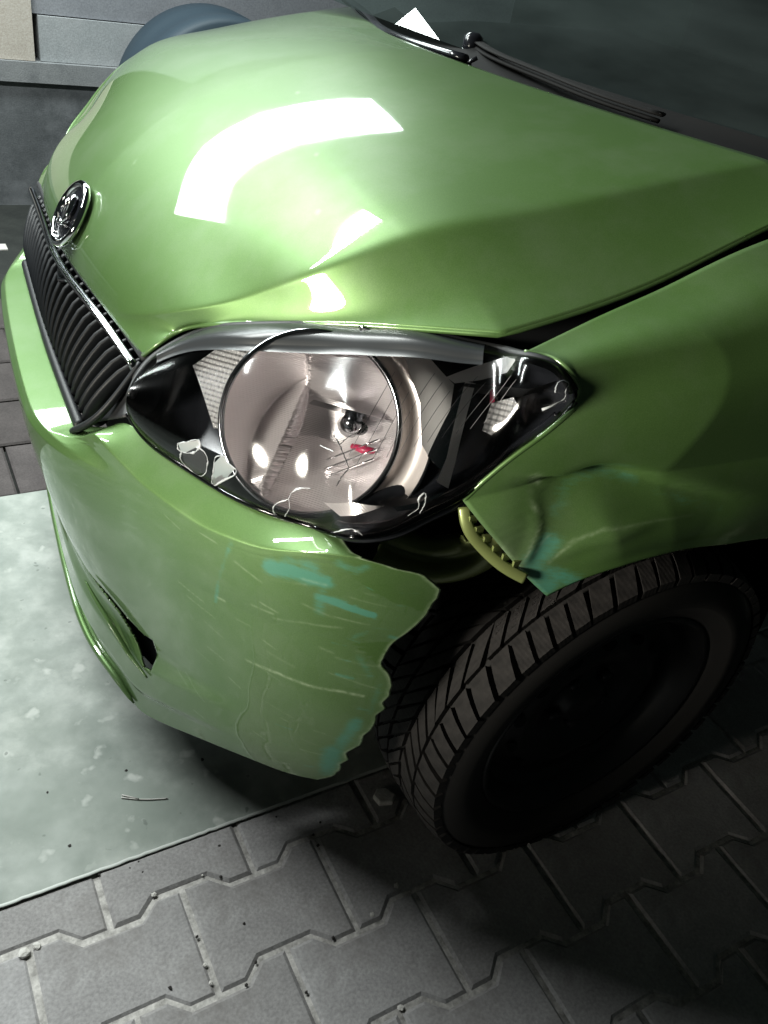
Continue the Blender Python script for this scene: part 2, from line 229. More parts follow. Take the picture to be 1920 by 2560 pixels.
def paint():
    m=M('lime_green_metallic_paint',(.2,.4,.05),.45,.42,1.0); n=N(m)
    fl=n.noise(900,1); base=n.mix(n.ramp(fl,[(.35,(0,0,0)),(.7,(1,1,1))]),(.088,.178,.047),(.110,.209,.058))
    haze=n.noise(7,5,.65); base=n.mix(n.math('MULTIPLY',n.ramp(haze,[(.45,(0,0,0)),(.75,(1,1,1))]),.12),base,(.42,.44,.40))  # pale glare haze painted into the base colour in soft patches
    at=n.n('Attribute',attribute_name='marks'); sep=n.n('SeparateColor'); n.l(at.outputs['Color'],sep.inputs[0])
    mp=n.n('Mapping'); n.l(n.coord(),mp.inputs[0]); mp.inputs['Rotation'].default_value=(0,.25,.6); mp.inputs['Scale'].default_value=(25,25,160)
    stq=n.noise(3,4,.6,mp.outputs[0]); patch=n.noise(45,4,.65)
    k=n.math('ADD',n.math('MULTIPLY',stq,.9),n.math('MULTIPLY',patch,.9))
    tq=n.math('MULTIPLY',n.math('SUBTRACT',n.math('ADD',sep.outputs[0],k),1.16),1.5,True)
    tq=n.math('MULTIPLY',tq,n.math('MULTIPLY',sep.outputs[0],1.6,True),True)
    c=n.mix(n.math('MULTIPLY',tq,.5),base,(.035,.25,.24))
    ws=n.math('MULTIPLY',sep.outputs[1],n.ramp(n.noise(130,3),[(.3,(.25,)*3),(.6,(1,)*3)]),True)
    c=n.mix(n.math('MULTIPLY',ws,.5),c,(.50,.60,.42)); c=n.mix(sep.outputs[2],c,(.006,.012,.008))
    n.l(c,n.b.inputs['Base Color'])
    an=n.math('MAXIMUM',n.math('MAXIMUM',tq,ws),sep.outputs[2])
    n.l(n.math('SUBTRACT',.42,n.math('MULTIPLY',an,.40)),n.b.inputs['Metallic'])
    n.l(n.math('SUBTRACT',1,n.math('MULTIPLY',an,.75)),n.b.inputs['Coat Weight'])
    cr=n.math('ADD',.02,n.math('MULTIPLY',n.ramp(haze,[(.4,(0,)*3),(.8,(1,)*3)]),.05)); n.l(cr,n.b.inputs['Coat Roughness'])
    return m
PAINT=paint()
BLACK=M('black_gloss_plastic',(.012,.013,.016),.18)
BLACKM=M('black_matt_plastic',(.015,.016,.018),.55)
GRILLE=M('charcoal_plastic',(.007,.0085,.011),.5)
VOID=M('dark_inner_metal',(.006,.006,.006),.8,0,0,.2)
CHROME=M('chrome',(.82,.82,.84),.06,1)
CHROMED=M('dark_chrome',(.30,.31,.33),.14,1)
OLIVE=M('raw_green_body_metal',(.21,.25,.085),.45,.35,.3)
def rubber():
    m=M('tyre_rubber',(.022,.019,.018),.75,0,0,.3); n=N(m)
    n.l(n.ramp(n.noise(60,5,.7),[(.3,(.013,.012,.012)),(.7,(.031,.028,.027))]),n.b.inputs['Base Color'])
    w=n.n('TexWave',bands_direction='X',i_Scale=48,i_Distortion=1.6,i_Detail=2); n.l(n.coord(),w.inputs[0])
    n.bump(n.math('ADD',n.math('MULTIPLY',w.outputs['Fac'],.5),n.noise(250,3)),.22,.001); return m
RUBBER=rubber(); SIDEW=M('tyre_sidewall',(.017,.016,.0155),.7,0,0,.3)
RIM=M('black_steel_rim',(.003,.003,.0035),.45)
def concrete(name,a,b,scale=14,spots=None,bump=.25,rnd=True,rough=.85,spec=.3):
    m=M(name,a,rough,0,0,spec); n=N(m)
    c=n.ramp(n.noise(scale,6,.62),[(.32,a),(.68,b)])
    f=n.noise(220,3,.6); c=n.mix(.35,c,n.ramp(f,[(.3,(.25,)*3),(.7,(.75,)*3)]),'OVERLAY')
    if spots: c=n.mix(n.ramp(n.noise(5.5,5,.7),[(.5,(0,)*3),(.72,(1,)*3)]),c,spots)
    if rnd:
        oi=n.n('ObjectInfo'); c=n.mix(1.,c,n.ramp(oi.outputs['Random'],[(0,(.74,.73,.72)),(1,(1.0,1.0,1.0))]),'MULTIPLY')
    n.l(c,n.b.inputs['Base Color']); n.bump(n.math('ADD',f,n.noise(38,4)),bump,.002); return m
PAVER=concrete('grey_concrete_paver',(.34,.33,.335),(.46,.45,.455),14,(.24,.225,.22))
SAND=concrete('joint_sand',(.22,.21,.20),(.52,.50,.48),60,None,.6,False)
def slab_mat():
    m=M('grey_green_slab',(.3,.33,.3),.55,0,0,.4); n=N(m)
    c=n.ramp(n.noise(9,6,.62),[(.30,(.18,.21,.187)),(.5,(.28,.31,.282)),(.66,(.42,.445,.415))])
    c=n.mix(n.ramp(n.noise(3.2,5,.6),[(.45,(0,)*3),(.7,(1,)*3)]),c,(.22,.255,.225))
    c=n.mix(n.ramp(n.noise(24,3,.5),[(.63,(0,)*3),(.72,(.8,)*3)]),c,(.50,.52,.49))
    c=n.mix(n.ramp(n.noise(48,2,.5),[(.70,(0,)*3),(.74,(.6,)*3)]),c,(.10,.12,.105))
    n.l(c,n.b.inputs['Base Color']); n.bump(n.noise(60,5,.6),.12,.002)
    n.l(n.ramp(n.noise(12,4),[(.3,(.40,)*3),(.7,(.68,)*3)]),n.b.inputs['Roughness']); return m
SLAB=slab_mat()
WALL=concrete('dark_concrete_wall',(.09,.098,.105),(.16,.17,.18),7,(.22,.23,.245),.4,False)
WHITEW=concrete('pale_render',(.36,.385,.40),(.45,.465,.48),5,None,.2,False)
BEIGE=concrete('beige_block',(.55,.50,.44),(.63,.58,.52),6,None,.2,False)
GREYW=concrete('grey_render',(.26,.27,.30),(.33,.34,.37),5,None,.2,False)
BLUE=M('blue_matt',(.03,.052,.072),.6)
BIT=M('dark_grit',(.03,.027,.025),.9); PALE=concrete('pale_chip',(.55,.53,.50),(.7,.68,.65),60,None,.4,False)
EDGE=M('pale_edge_strip',(.55,.58,.55),.5)
def glass(name,tint=(1,1,1),ior=1.5,rough=.0,boost=1.):
    m=bpy.data.materials.new(name); m.use_nodes=True; t=m.node_tree; t.nodes.clear()
    o=t.nodes.new('ShaderNodeOutputMaterial'); mx=t.nodes.new('ShaderNodeMixShader'); tr=t.nodes.new('ShaderNodeBsdfTransparent'); gl=t.nodes.new('ShaderNodeBsdfGlossy'); fr=t.nodes.new('ShaderNodeFresnel')
    fr.inputs[0].default_value=ior; tr.inputs[0].default_value=(*tint,1); gl.inputs['Roughness'].default_value=rough
    t.links.new(fr.outputs[0],mx.inputs[0]); t.links.new(tr.outputs[0],mx.inputs[1]); t.links.new(gl.outputs[0],mx.inputs[2]); t.links.new(mx.outputs[0],o.inputs[0]); return m
def hazy_glass():
    m=glass('windscreen_glass',(.35,.42,.40),1.5); t=m.node_tree; out=[x for x in t.nodes if x.type=='OUTPUT_MATERIAL'][0]; src=out.inputs[0].links[0].from_socket
    df=t.nodes.new('ShaderNodeBsdfDiffuse'); df.inputs[0].default_value=(.30,.38,.37,1); ns=t.nodes.new('ShaderNodeTexNoise'); ns.inputs['Scale'].default_value=6; ns.inputs['Detail'].default_value=5  # grey-green haze painted into the glass in place of ceiling reflections
    mu=t.nodes.new('ShaderNodeMath'); mu.operation='MULTIPLY'; mu.inputs[1].default_value=.11; t.links.new(ns.outputs[0],mu.inputs[0]); mx=t.nodes.new('ShaderNodeMixShader')
    t.links.new(mu.outputs[0],mx.inputs[0]); t.links.new(src,mx.inputs[1]); t.links.new(df.outputs[0],mx.inputs[2]); t.links.new(mx.outputs[0],out.inputs[0]); return m
LENS=glass('clear_headlamp_plastic',(.96,.96,.97),1.45,.11); WGLASS=hazy_glass()
def frost():
    m=glass('frosted_broken_plastic',(.9,.9,.92),1.5,.3); t=m.node_tree; out=[x for x in t.nodes if x.type=='OUTPUT_MATERIAL'][0]; src=out.inputs[0].links[0].from_socket
    df=t.nodes.new('ShaderNodeBsdfDiffuse'); df.inputs[0].default_value=(.5,.52,.55,1); ns=t.nodes.new('ShaderNodeTexNoise'); ns.inputs['Scale'].default_value=140; ns.inputs['Detail'].default_value=4
    mu=t.nodes.new('ShaderNodeMath'); mu.operation='MULTIPLY'; mu.inputs[1].default_value=.09; t.links.new(ns.outputs[0],mu.inputs[0]); mx=t.nodes.new('ShaderNodeMixShader')
    t.links.new(mu.outputs[0],mx.inputs[0]); t.links.new(src,mx.inputs[1]); t.links.new(df.outputs[0],mx.inputs[2]); t.links.new(mx.outputs[0],out.inputs[0]); return m
FROST=frost()
SMOKE=glass('smoky_plastic_rim',(.30,.31,.33),1.5,.12)
FLANGE=M('grey_lamp_flange',(.028,.031,.034),.3)
RIBM=M('moulded_rib',(.30,.29,.30),.3)
CRACK=M('broken_clear_plastic',(.50,.52,.54),.3); 
def reflector_mat(name,col_,rough,sx,ang=0,strength=.5,dist=.0012):
    m=M(name,col_,rough,.75); n=N(m); mp=n.n('Mapping'); n.l(n.coord(),mp.inputs[0]); mp.inputs['Rotation'].default_value=(0,0,ang)
    w=n.n('TexWave',bands_direction='Y',i_Scale=sx,i_Distortion=0); n.l(mp.outputs[0],w.inputs[0]); n.bump(w.outputs['Fac'],strength,dist); return m
REFL=reflector_mat('ribbed_reflector',(.92,.87,.88),.30,150,0,.35,.0008)
FAN=reflector_mat('fan_ribbed_reflector',(.82,.77,.77),.36,130,.5,.35,.0008)
def diamond(name):
    m=M(name,(.88,.88,.89),.2,.5); n=N(m); h=None
    for d in('X','Y'):
        w=n.n('TexWave',bands_direction=d,i_Scale=55); n.l(n.coord(),w.inputs[0]); h=w.outputs['Fac'] if h is None else n.math('ADD',h,w.outputs['Fac'])
    n.bump(h,.9,.003); return m
DIAM=diamond('diamond_cut_reflector')
SATIN=M('satin_silver_panel',(.76,.70,.67),.32,.5)
CHROMEW=M('bright_reflector_facet',(.93,.91,.90),.30,.35)
REDP=M('red_plastic',(.38,.02,.07),.4)

# ================================================================ ground
XL,PX,PY=.2055,.2055,.1375
def zig(k,x):
    """wavy joint line number k: y at x"""
    ph=((x-.557)/PX+(0 if k%2==0 else .5)+.25)%1.0   # 0..0.5 near plateau, 0.5..1 far plateau
    t=.062
    up=np.interp(ph,[0,t,.5-t,.5+t,1-t,1],[0,-.0115,-.0115,.0115,.0115,0])
    return .651+k*PY+up
paving=mesh('paving',*boxVF((0,.948,-.0532),(9,.757,.10)),SAND,kind='structure')
paving.data.update()
def paver_poly(k,xa,xb,ya=None):
    """outline between joint k and joint k+1, from xa to xb"""
    g=.0034; def_x=[]
    xs=np.unique(np.r_[np.linspace(xa+g,xb-g,3),[x for x in np.arange(xa-.4,xb+.4,PX/400) if False]])
    br=[]
    for kk in(k,k+1):
        base=.557-(.0 if kk%2==0 else PX/2)-PX*.25
        b=[base+PX*(q+f) for q in range(-40,40) for f in(.062,.438,.562,.938)]
        br.append([x for x in b if xa+g+.002<x<xb-g-.002])
    top=[(x,float(zig(k,x))+g) if ya is None else (x,ya) for x in sorted([xa+g]+(br[0] if ya is None else [])+[xb-g])]
    bot=[(x,float(zig(k+1,x))-g) for x in sorted([xa+g]+br[1]+[xb-g],reverse=True)]
    return top+bot
protos={}
def add_paver(k,x0,ya=None):
    par=k%2; key=(par,ya)
    if key not in protos:
        xa=.557+(0 if k%2==0 else PX/2); P=np.array(paver_poly(k,xa,xa+PX,ya)); c=np.array([xa+PX/2,.651+(k+.5)*PY])
        protos[key]=prism('paver',P-c,.05,PAVER,paving,-.05,.0048); o=protos[key]; first=True
    else: o=protos[key].copy(); col.objects.link(o); o.parent=paving
    o.location=(x0+PX/2,.651+(k+.5)*PY,float(rng.normal(0,.0007))); o.rotation_euler=(float(rng.normal(0,.003)),float(rng.normal(0,.003)),0)
for i in range(-9,4): add_paver(-1,.557+PX/2+PX*i,.573)
for k in range(0,5):
    for i in range(-9,4): add_paver(k,.557+(0 if k%2==0 else PX/2)+PX*i)
slab=mesh('concrete_slab',*boxVF((0,.1125,-.06),(9,.915,.126)),SLAB,smooth=False,kind='structure')
strip('slab_edge',np.array([(x,.5718+float(rng.normal(0,.00035)),.0024) for x in np.linspace(-2,2,500)]),.0030,.0011,EDGE,slab,(0,0,1),8)
# floor beyond the slab, laid in small blocks
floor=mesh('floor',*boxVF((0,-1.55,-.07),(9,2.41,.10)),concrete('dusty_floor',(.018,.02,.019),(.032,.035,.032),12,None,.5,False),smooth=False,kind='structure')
blockm=concrete('brown_grey_block',(.055,.048,.048),(.095,.083,.083),10,None,.4,True)
bp=None
for j in range(5):
    for i in range(10):
        y0=-.348-.2*(j+1); x0=-.6+.2*i+(.1 if j%2 else 0)
        if bp is None: bp=prism('floor_block',[(.003,.003),(.197,.003),(.197,.197),(.003,.197)],.026,blockm,floor,-.022,.005); o=bp
        else: o=bp.copy(); col.objects.link(o); o.parent=floor
        o.location=(x0,y0,-.005+float(rng.normal(0,.0007)))
# litter
def rock(name,loc,r,mat,label,cat,grp,flat=.5):
    bm=bmesh.new(); bmesh.ops.create_icosphere(bm,subdivisions=1,radius=r)
    for v in bm.verts: v.co*=random.uniform(.65,1.25); v.co.z*=flat
    me=bpy.data.meshes.new(name); bm.to_mesh(me); bm.free(); me.materials.append(mat); o=bpy.data.objects.new(name,me); col.objects.link(o)
    o.location=(loc[0],loc[1],(.003 if loc[1]<.572 else .0)+r*flat*.45); o.rotation_euler.z=random.random()*6; o['label']=label; o['category']=cat
    if grp:o['group']=grp
    return o
for i,p in enumerate(K['deb']): rock('grit_crumb',p,random.uniform(.0016,.0032),BIT if i not in(8,10,11,25) else PALE,'tiny crumb of grit lying on the paving or slab by the torn bumper','grit','grit scattered on the ground')
for i,(p,l) in enumerate(zip(K['chips'],('pale flat chip in the wavy joint beside the slab edge pavers','second pale chip lying just beside the larger one in the wavy joint','small pale crumb in the wavy joint near a paver corner','pale crumb in the joint in front of the tyre','pale crumb in the joint at the edge of the shadow','pale twisted crumb in the outermost wavy joint'))):
    rock('stone_chip',p,(.008,.006,.004,.005,.004,.005)[i],PALE,l,'chip',None,.35)
c=K['chip']
ch=prism('plaster_shard',[(-.018,-.01),(-.006,-.020),(.012,-.014),(.02,.004),(.004,.018),(-.014,.012)],.007,PALE,None,0,.002,label='white angular shard of plaster lying against the tyre tread',category='shard')
ch.location=(c[0]+.002,c[1]-.002,.004); ch.rotation_euler=(.25,-.2,.4)
tube('straw',curve(K['straw'],np.linspace(0,1,12))*[1,1,0]+[0,0,.0045],.0011,PALE,None,6,label='thin pale straw lying on the grey green slab',category='straw')
tube('straw',[(K['straw'][0][0]-.002,K['straw'][0][1]-.004,.0045),(K['straw'][1][0],K['straw'][1][1],.006)],.0009,PALE,None,6,label='short stub of straw touching the long thin one on the slab',category='straw')

# ================================================================ back wall
wall=mesh('back_wall',*boxVF((0,-2.29,.1975),(5,.16,.435)),WALL,smooth=False,label='low dark concrete plinth wall along the back of the garage',category='wall')
mesh('ledge',*boxVF((0,-2.275,.449),(5,.16,.066)),concrete('ledge_concrete',(.22,.23,.24),(.32,.33,.34),9,(.15,.16,.17),.3,False),wall,smooth=False)
mesh('render_panel',*boxVF((-.90,-2.29,.555),(2.12,.15,.142)),WHITEW,wall,smooth=False,label='pale rendered band')
mesh('beige_block',*boxVF((.68,-2.287,.60),(1.0,.16,.232)),BEIGE,wall,smooth=False,label='beige block')
mesh('upper_wall',*boxVF((-.83,-2.30,1.10),(2.02,.15,.94)),GREYW,wall,smooth=False)
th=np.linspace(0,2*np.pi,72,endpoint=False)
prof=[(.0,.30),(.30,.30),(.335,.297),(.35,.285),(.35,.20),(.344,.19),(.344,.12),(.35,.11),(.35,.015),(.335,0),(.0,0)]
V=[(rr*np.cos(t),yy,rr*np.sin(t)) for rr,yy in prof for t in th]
dr=mesh('blue_round_shape',V,gridF(len(prof),72,wrap=True),BLUE,label='unidentified round blue shape against the back wall',category='drum'); dr.location=(-.43,-2.19,.375)  # round blue form of unknown identity, modelled as a rimmed cylinder
bk=mesh('timber_block',*boxVF((-.43,-2.05,.003),(.5,.2,.046)),BEIGE,smooth=False,label='low timber block under the round blue shape',category='block')
mesh('paper_scrap',*boxVF((.42,-1.79,-.018),(.06,.05,.004)),PALE,smooth=False,label='small pale paper scrap on the dark floor near the back wall',category='paper')

# ================================================================ car
car=empty('car',(0,0,0),label='lime green hatchback with smashed front corner, torn bumper and cracked headlight',category='car')
# ---- bonnet
def hood_grid(nu,nh):
    u=np.linspace(0,1,nu)
    uc=[0,.12,.25,.4,.55,.7,.85,1]
    C=spl(uc,np.array([(.541,0,.679),(.534,0,.708),(.508,0,.754),(.44,0,.832),(.345,0,.897),(.225,0,.945),(.095,0,.972),(-.02,0,.984)]),u)
    uk=[0,.12,.25,.4,.5,.6,.72,.81,.93,1]
    Kn=np.array([(0.528, 0.205, 0.677), (0.511, 0.272, 0.704), (0.4711, 0.354, 0.7463), (0.4146, 0.422, 0.7952), (0.3683, 0.479, 0.8455), (0.2926, 0.521, 0.896), (0.192, 0.544, 0.9244), (0.0974, 0.554, 0.945), (-0.0471, 0.56, 0.9735), (-0.1583, 0.565, 0.9927)])
    Kf=np.array([(.528,.205,.677),(.511,.272,.704),(.468,.345,.742),(.405,.40,.785),(.353,.45,.833),(.272,.49,.884),(.168,.515,.914),(.074,.53,.937),(-.065,.545,.969),(-.172,.555,.990)])
    ue=[0,.1,.2,.28,.36,.45,.54,.62]; E1=np.array([(.516,.318,.674),(.496,.333,.700),(.47,.345,.721),(.449,.39,.745),(.41,.445,.769),(.371,.50,.793),(.309,.585,.823),(.251,.65,.843)])
    ue2=[.62,.8,.92,1]; E2=np.array([(.251,.65,.843),(.058,.655,.894),(-.09,.645,.943),(-.19,.638,.97)])
    E=np.where((u<.62)[:,None],spl(ue,E1,np.minimum(u,.62)),spl(ue2,E2,np.maximum(u,.62)))
    halves=[]
    for Kp in(Kn,Kf):
        Kc=spl(uk,Kp,u)
        Q=np.stack([C[:,0]+.2*(Kc[:,0]-C[:,0]),.54*Kc[:,1],C[:,2]-.03*(C[:,2]-Kc[:,2])+.004],1)
        nm=int(nh*.68); t=np.linspace(0,1,nm)[None,:,None]
        A=(1-t)**2*C[:,None]+2*t*(1-t)*Q[:,None]+t*t*Kc[:,None]
        t2=np.linspace(0,1,nh-nm+1)[1:][None,:,None]
        Es=blur(E,0,16)
        Q2=(Kc+Es)/2+np.array([.000,-.001,-.002])
        B=(1-t2)**2*Kc[:,None]+2*t2*(1-t2)*Q2[:,None]+t2*t2*Es[:,None]+t2**5*(E-Es)[:,None]
        H=np.concatenate([A,B],1)
        Hb=blur(H,1,1.7); Hb[:,0]=H[:,0]; Hb[:,0,1]=0
        Hb=np.concatenate([blur(Hb[:int(nu*.60)],0,3),Hb[int(nu*.60):]],0)
        halves.append(Hb)
    Hb=halves[0]
    R=halves[1][:,1:][:,::-1].copy(); R[...,1]*=-1
    G=np.concatenate([R,Hb],1)
    y=G[...,1]; uu=u[:,None]
    G[...,2]+=np.where(y<0,.045*y*uu,0)
    return G
HOOD=hood_grid(170,120)
Z4=lambda G:np.zeros((G.shape[0]*G.shape[1],4))
att=Z4(HOOD); 
for p,w in(((.40,.16,.85),.004),((.45,.05,.82),.0035),((.30,.30,.9),.003),((.33,.40,.86),.003),((.25,.12,.93),.003)):
    i=np.argmin(((HOOD.reshape(-1,3)-p)**2).sum(1)); q=HOOD.reshape(-1,3)[i]; att[:,1]=np.maximum(att[:,1],.5*np.exp(-(np.linalg.norm(HOOD.reshape(-1,3)-q,axis=1)/w)**2))
hood=grid('bonnet',HOOD,PAINT,car,(0,0,1),.004,attr=att)
# rolled seam along the bonnet's edge
tube('bonnet_hem',np.concatenate([HOOD[::4,-1]])+[-.001,-.001,-.003],.0032,PAINT,hood,8)
tube('front_hem',HOOD[0,::4]+[-.003,0,-.002],.0032,PAINT,hood,8)
# ---- gap between bonnet and wing, black light block beneath
gp=HOOD[95:,-1]
grid('gap_channel',np.stack([gp+[0,-.05,-.02],gp+[0,.0,-.045],gp+[.0,.05,-.045],gp+[0,.06,-.03]],1),BLACKM,car,(0,0,1))
mesh('light_block',*join([boxVF((-.15,0,.47),(.85,.95,.5)),boxVF((.33,0,.42),(.24,.80,.32))]),VOID,car,smooth=False)  # black boxes added under the bonnet to stop light leaking through
# ---- wing (front fender)
def fender(dents=True,nu=170,nv=130):
    top=curve(np.array(K['f_top']+[(-.25,.664,.965),(-.5,.66,.99)]),np.linspace(0,1,nu))
    bot_=K['f_bot']+[(-.17,.818,.605),(-.26,.817,.54),(-.325,.814,.44),(-.35,.81,.30)]
    bot=curve(np.array(bot_),np.linspace(0,1,nu))
    left=curve(np.array(K['f_left'][:11]),np.linspace(0,1,int(nv*.6))); l2=curve(np.array(K['f_left'][10:]),np.linspace(0,1,nv-int(nv*.6)+1))
    left=np.concatenate([left,l2[1:]]); right=curve(np.array([top[-1],(-.53,.76,.86),(-.53,.80,.62),bot[-1]]),np.linspace(0,1,nv))
    u=np.linspace(0,1,nu)[:,None,None]; v=np.linspace(0,1,nv)[None,:,None]; w=(1-u)**1.6
    lin=lambda a,b,t:(1-t)*a+t*b
    G=lin(top[:,None],bot[:,None],v)+w*left[None]+(1-w)*right[None]-(lin(lin(top[0],bot[0],v),lin(top[-1],bot[-1],v),1-w))
    G[...,1]+=(np.minimum(1,u*5)*.030*(4*v*(1-v))**.9*(1+.5*(1-v)))[...,0]
    # rolled arch lip
    G[...,1]+=.004*np.exp(-((1-v[...,0])/.03)**2)*np.minimum(1,u[...,0]*6)
    V=G.reshape(-1,3); at=np.zeros((len(V),4))
    if dents:
        for P_,w_,a in K['f_dent']:
            Q=curve(P_,np.linspace(0,1,60))*[1,.12,1]; env=np.minimum(1,2.2*np.sin(np.pi*np.linspace(.03,.97,60)))*(1-.75*sm(.5,1,np.linspace(0,1,60))); k=np.zeros(len(V)); Vs=V*[1,.12,1]
            for q_,e_ in zip(Q,env): k=np.maximum(k,e_*np.exp(-((Vs-q_)**2).sum(1)/(w_ if a>0 else np.where(Vs[:,2]<q_[2],.046,.013))**2))
            V[:,1]+=(1.5*a if a<0 else a)*k
        for P_,w_,s in K['f_scuff']: at[:,0]=np.maximum(at[:,0],1.35*s*np.exp(-(dpoly(V*[1,.12,1],np.array(P_)*[1,.12,1])/w_)**2))
        for P_,w_,s in K['f_scr']: at[:,1]=np.maximum(at[:,1],s*np.exp(-(dpoly(V*[1,.12,1],np.array(P_)*[1,.12,1])/w_)**2))
    return V.reshape(G.shape),at
FG,fa=fender()
wing=grid('front_wing',FG,PAINT,car,(0,1,.3),.0025,attr=fa,label='dented wing with green and turquoise scuffs')
tube('wing_hem',FG[0,:int(130*.6)]+[-.002,-.001,0],.0028,PAINT,wing,8)
FG2,fa2=fender(False); FG2=FG2*[1,-1,1]; FG2[...,2]-=.06
grid('front_wing',FG2,PAINT,car,(0,-1,.3),.0025,attr=fa2)
# wheel-arch liner
th=np.linspace(1.12,np.pi+.3,60)
L=np.array([[(.355*np.cos(t),y,.286+.345*np.sin(t)) for y in(.42,.55,.66,.755)] for t in th])
grid('arch_liner',L,VOID,car,None); mesh('arch_back',*boxVF((0,.43,.42),(.66,.02,.5)),VOID,car,smooth=False)

# ---- bumper
PLN=np.array(K['plan']); _a=np.r_[0,np.cumsum(np.linalg.norm(np.diff(PLN,axis=0),axis=1))]
SS=np.linspace(0,_a[-1],1500); PC=spl(_a,PLN,SS); SS=SS-SS[np.argmin(abs(PC[:,0]))]
TT=np.gradient(PC,axis=0); TT/=np.linalg.norm(TT,axis=1)[:,None]; NX=np.stack([-TT[:,1],TT[:,0]],1)
if NX[700,1]<0: NX=-NX
def bsurf(s,z,off):
    y=np.interp(s,SS,PC[:,0]); x=np.interp(s,SS,PC[:,1]); ny=np.interp(s,SS,NX[:,0]); nx=np.interp(s,SS,NX[:,1])
    return np.stack([x+nx*off,y+ny*off,z],-1)
def pw(L,s):
    L=np.array(L); s=np.asarray(s,float); return sum(np.interp(s+d,L[:,0],L[:,1])*(1-abs(d)/.04) for d in np.linspace(-.036,.036,13))/sum(1-abs(d)/.04 for d in np.linspace(-.036,.036,13))
ZT=lambda s:pw([(-.82,.66),(-.70,.634),(-.385,.6186),(-.30,.557),(-.28,.553)]+K['b_top']+[(.9,.66)],s)
Z1=lambda s:np.minimum(pw([(-.8,.63),(-.64,.591),(-.44,.57),(-.33,.5875),(-.28,.545),(.28,.545)]+K['b_c1']+[(.84,.63)],s),ZT(s)-.005)
Z2=lambda s:pw([(-.8,.50),(-.40,.4555),(-.11,.497)]+K['b_c2']+[(.85,.52)],s)
ZB=lambda s:pw([(-.8,.225),(-.54,.1746),(-.41,.125),(-.2,.15),(.2,.15),(.36,.138)]+K['b_bot'][::-1]+[(.9,.226)],s)
Z3=lambda s:ZB(s)+.45*(Z2(s)-ZB(s))
TE=np.array(K['b_tear']); TE=TE[np.argsort(TE[:,1])]
tearn=np.interp(np.linspace(0,1,400),np.linspace(0,1,140),rng.normal(0,.0009,140)+np.interp(np.arange(140),np.arange(0,140,3.2),rng.normal(0,.0026,44)))
stear=lambda z:np.interp(z,TE[:,1],TE[:,0])+np.interp(z,np.linspace(.2,.66,400),tearn)
def bumper(nw=290,nt=640):
    zones=[(0,.13),(.13,.40),(.40,.66),(.66,1)]
    w=np.linspace(0,1,nw); t=np.linspace(0,1,nt); 
    def zof(s,w): return np.stack([np.interp(w,[0,.13,.40,.66,1],[ZT(x),Z1(x),Z2(x),Z3(x),ZB(x)]) for x in s]) if np.ndim(w)==0 else None
    def zmat(s):  # s (nw,nt)
        zt,z1,z2,z3,zb=ZT(s),Z1(s),Z2(s),Z3(s),ZB(s); W=np.broadcast_to(w[:,None],s.shape)
        o=np.where(W<.13,zt+(z1-zt)*W/.13,np.where(W<.40,z1+(z2-z1)*(W-.13)/.27,np.where(W<.66,z2+(z3-z2)*(W-.40)/.26,z3+(zb-z3)*(W-.66)/.34)))
        return o
    send=np.full((nw,1),.8)
    lo=np.full((nw,1),.60); hi=np.full((nw,1),.88)
    for _ in range(40):
        mid=(lo+hi)/2; g=mid-stear(zmat(mid)); lo=np.where(g<0,mid,lo); hi=np.where(g<0,hi,mid)
    send=lo; s0=-.84
    s=s0+(send-s0)*t[None,:]; z=zmat(s)
    sl=np.array(K['slot']); sl=np.r_[sl,sl[:1]]; sz=np.stack([s,z],-1); best=np.full(s.shape,9.); near=sz.copy()
    for p,q in zip(sl[:-1],sl[1:]):
        d=q-p; f=np.clip(((sz-p)@d)/(d@d),0,1); e=p+f[...,None]*d; dist=np.linalg.norm(sz-e,axis=-1); k=dist<best; best=np.where(k,dist,best); near=np.where(k[...,None],e,near)
    inside=inpoly(s,z,K['slot']); snap=best<.0025; s=np.where(snap,near[...,0],s); z=np.where(snap,near[...,1],z)
    av=lambda q:(q[:-1,:-1]+q[1:,1:]+q[1:,:-1]+q[:-1,1:])/4
    hole=inpoly(av(s),av(z),K['slot'])
    W=np.broadcast_to(w[:,None],s.shape); side=sm(.42,.66,abs(s))
    a=np.clip(1-W/.13,0,1); off=-.030*a**1.1
    q=np.clip((W-.13)/.27,0,1); off+=.003*4*q*(1-q)
    q=np.clip((W-.40)/.26,0,1); off+=-(.017*(1-side)+.004*side)*q
    q=np.clip((W-.68)/.07,0,1); off+=.012*(1-side)*sm(0,1,q)
    q=np.clip((W-.86)/.05,0,1); off+=-.008*(1-side)*sm(0,1,q)
    q=np.clip((W-.80)/.2,0,1); off+=-.012*side*q*q
    off+=np.interp(z,[.15,.26,.30,.35,.40,.47,.535,.545,.56],[.0,.0,.008,.018,.025,.033,.036,.030,.0])*(1-sm(.20,.42,abs(s)))
    G=bsurf(s,z,off)
    ko=blur(G,0,1.2); ko[0]=G[0]; ko[-1]=G[-1]; G=ko
    # buckling of the torn flap
    k=sm(.58,.84,s); G+=bsurf(s,z,off*0+1)*0
    nrm=bsurf(s,z,off*0+1)-bsurf(s,z,off*0)
    G+=nrm*(k*(.004*np.sin(z*19+.6)+.0012*np.sin(z*60+s*30)))[...,None]
    V=G.reshape(-1,3); at=np.zeros((len(V),4)); 
    for P_,w_,q in K['turq']: at[:,0]=np.maximum(at[:,0],1.25*q*np.exp(-(dpoly(V,P_)/w_)**2))
    for P_,w_,q in K['wscr']: at[:,1]=np.maximum(at[:,1],q*np.exp(-(dpoly(V,P_)/(w_*1.2))**2))
    for P_,w_,q in K['dscr']: at[:,2]=np.maximum(at[:,2],.25*q*np.exp(-(dpoly(V,P_)/w_)**2))
    r2=np.random.default_rng(11); sz2=np.stack([s.ravel(),z.ravel()],1); zone=(sz2[:,0]>.40)
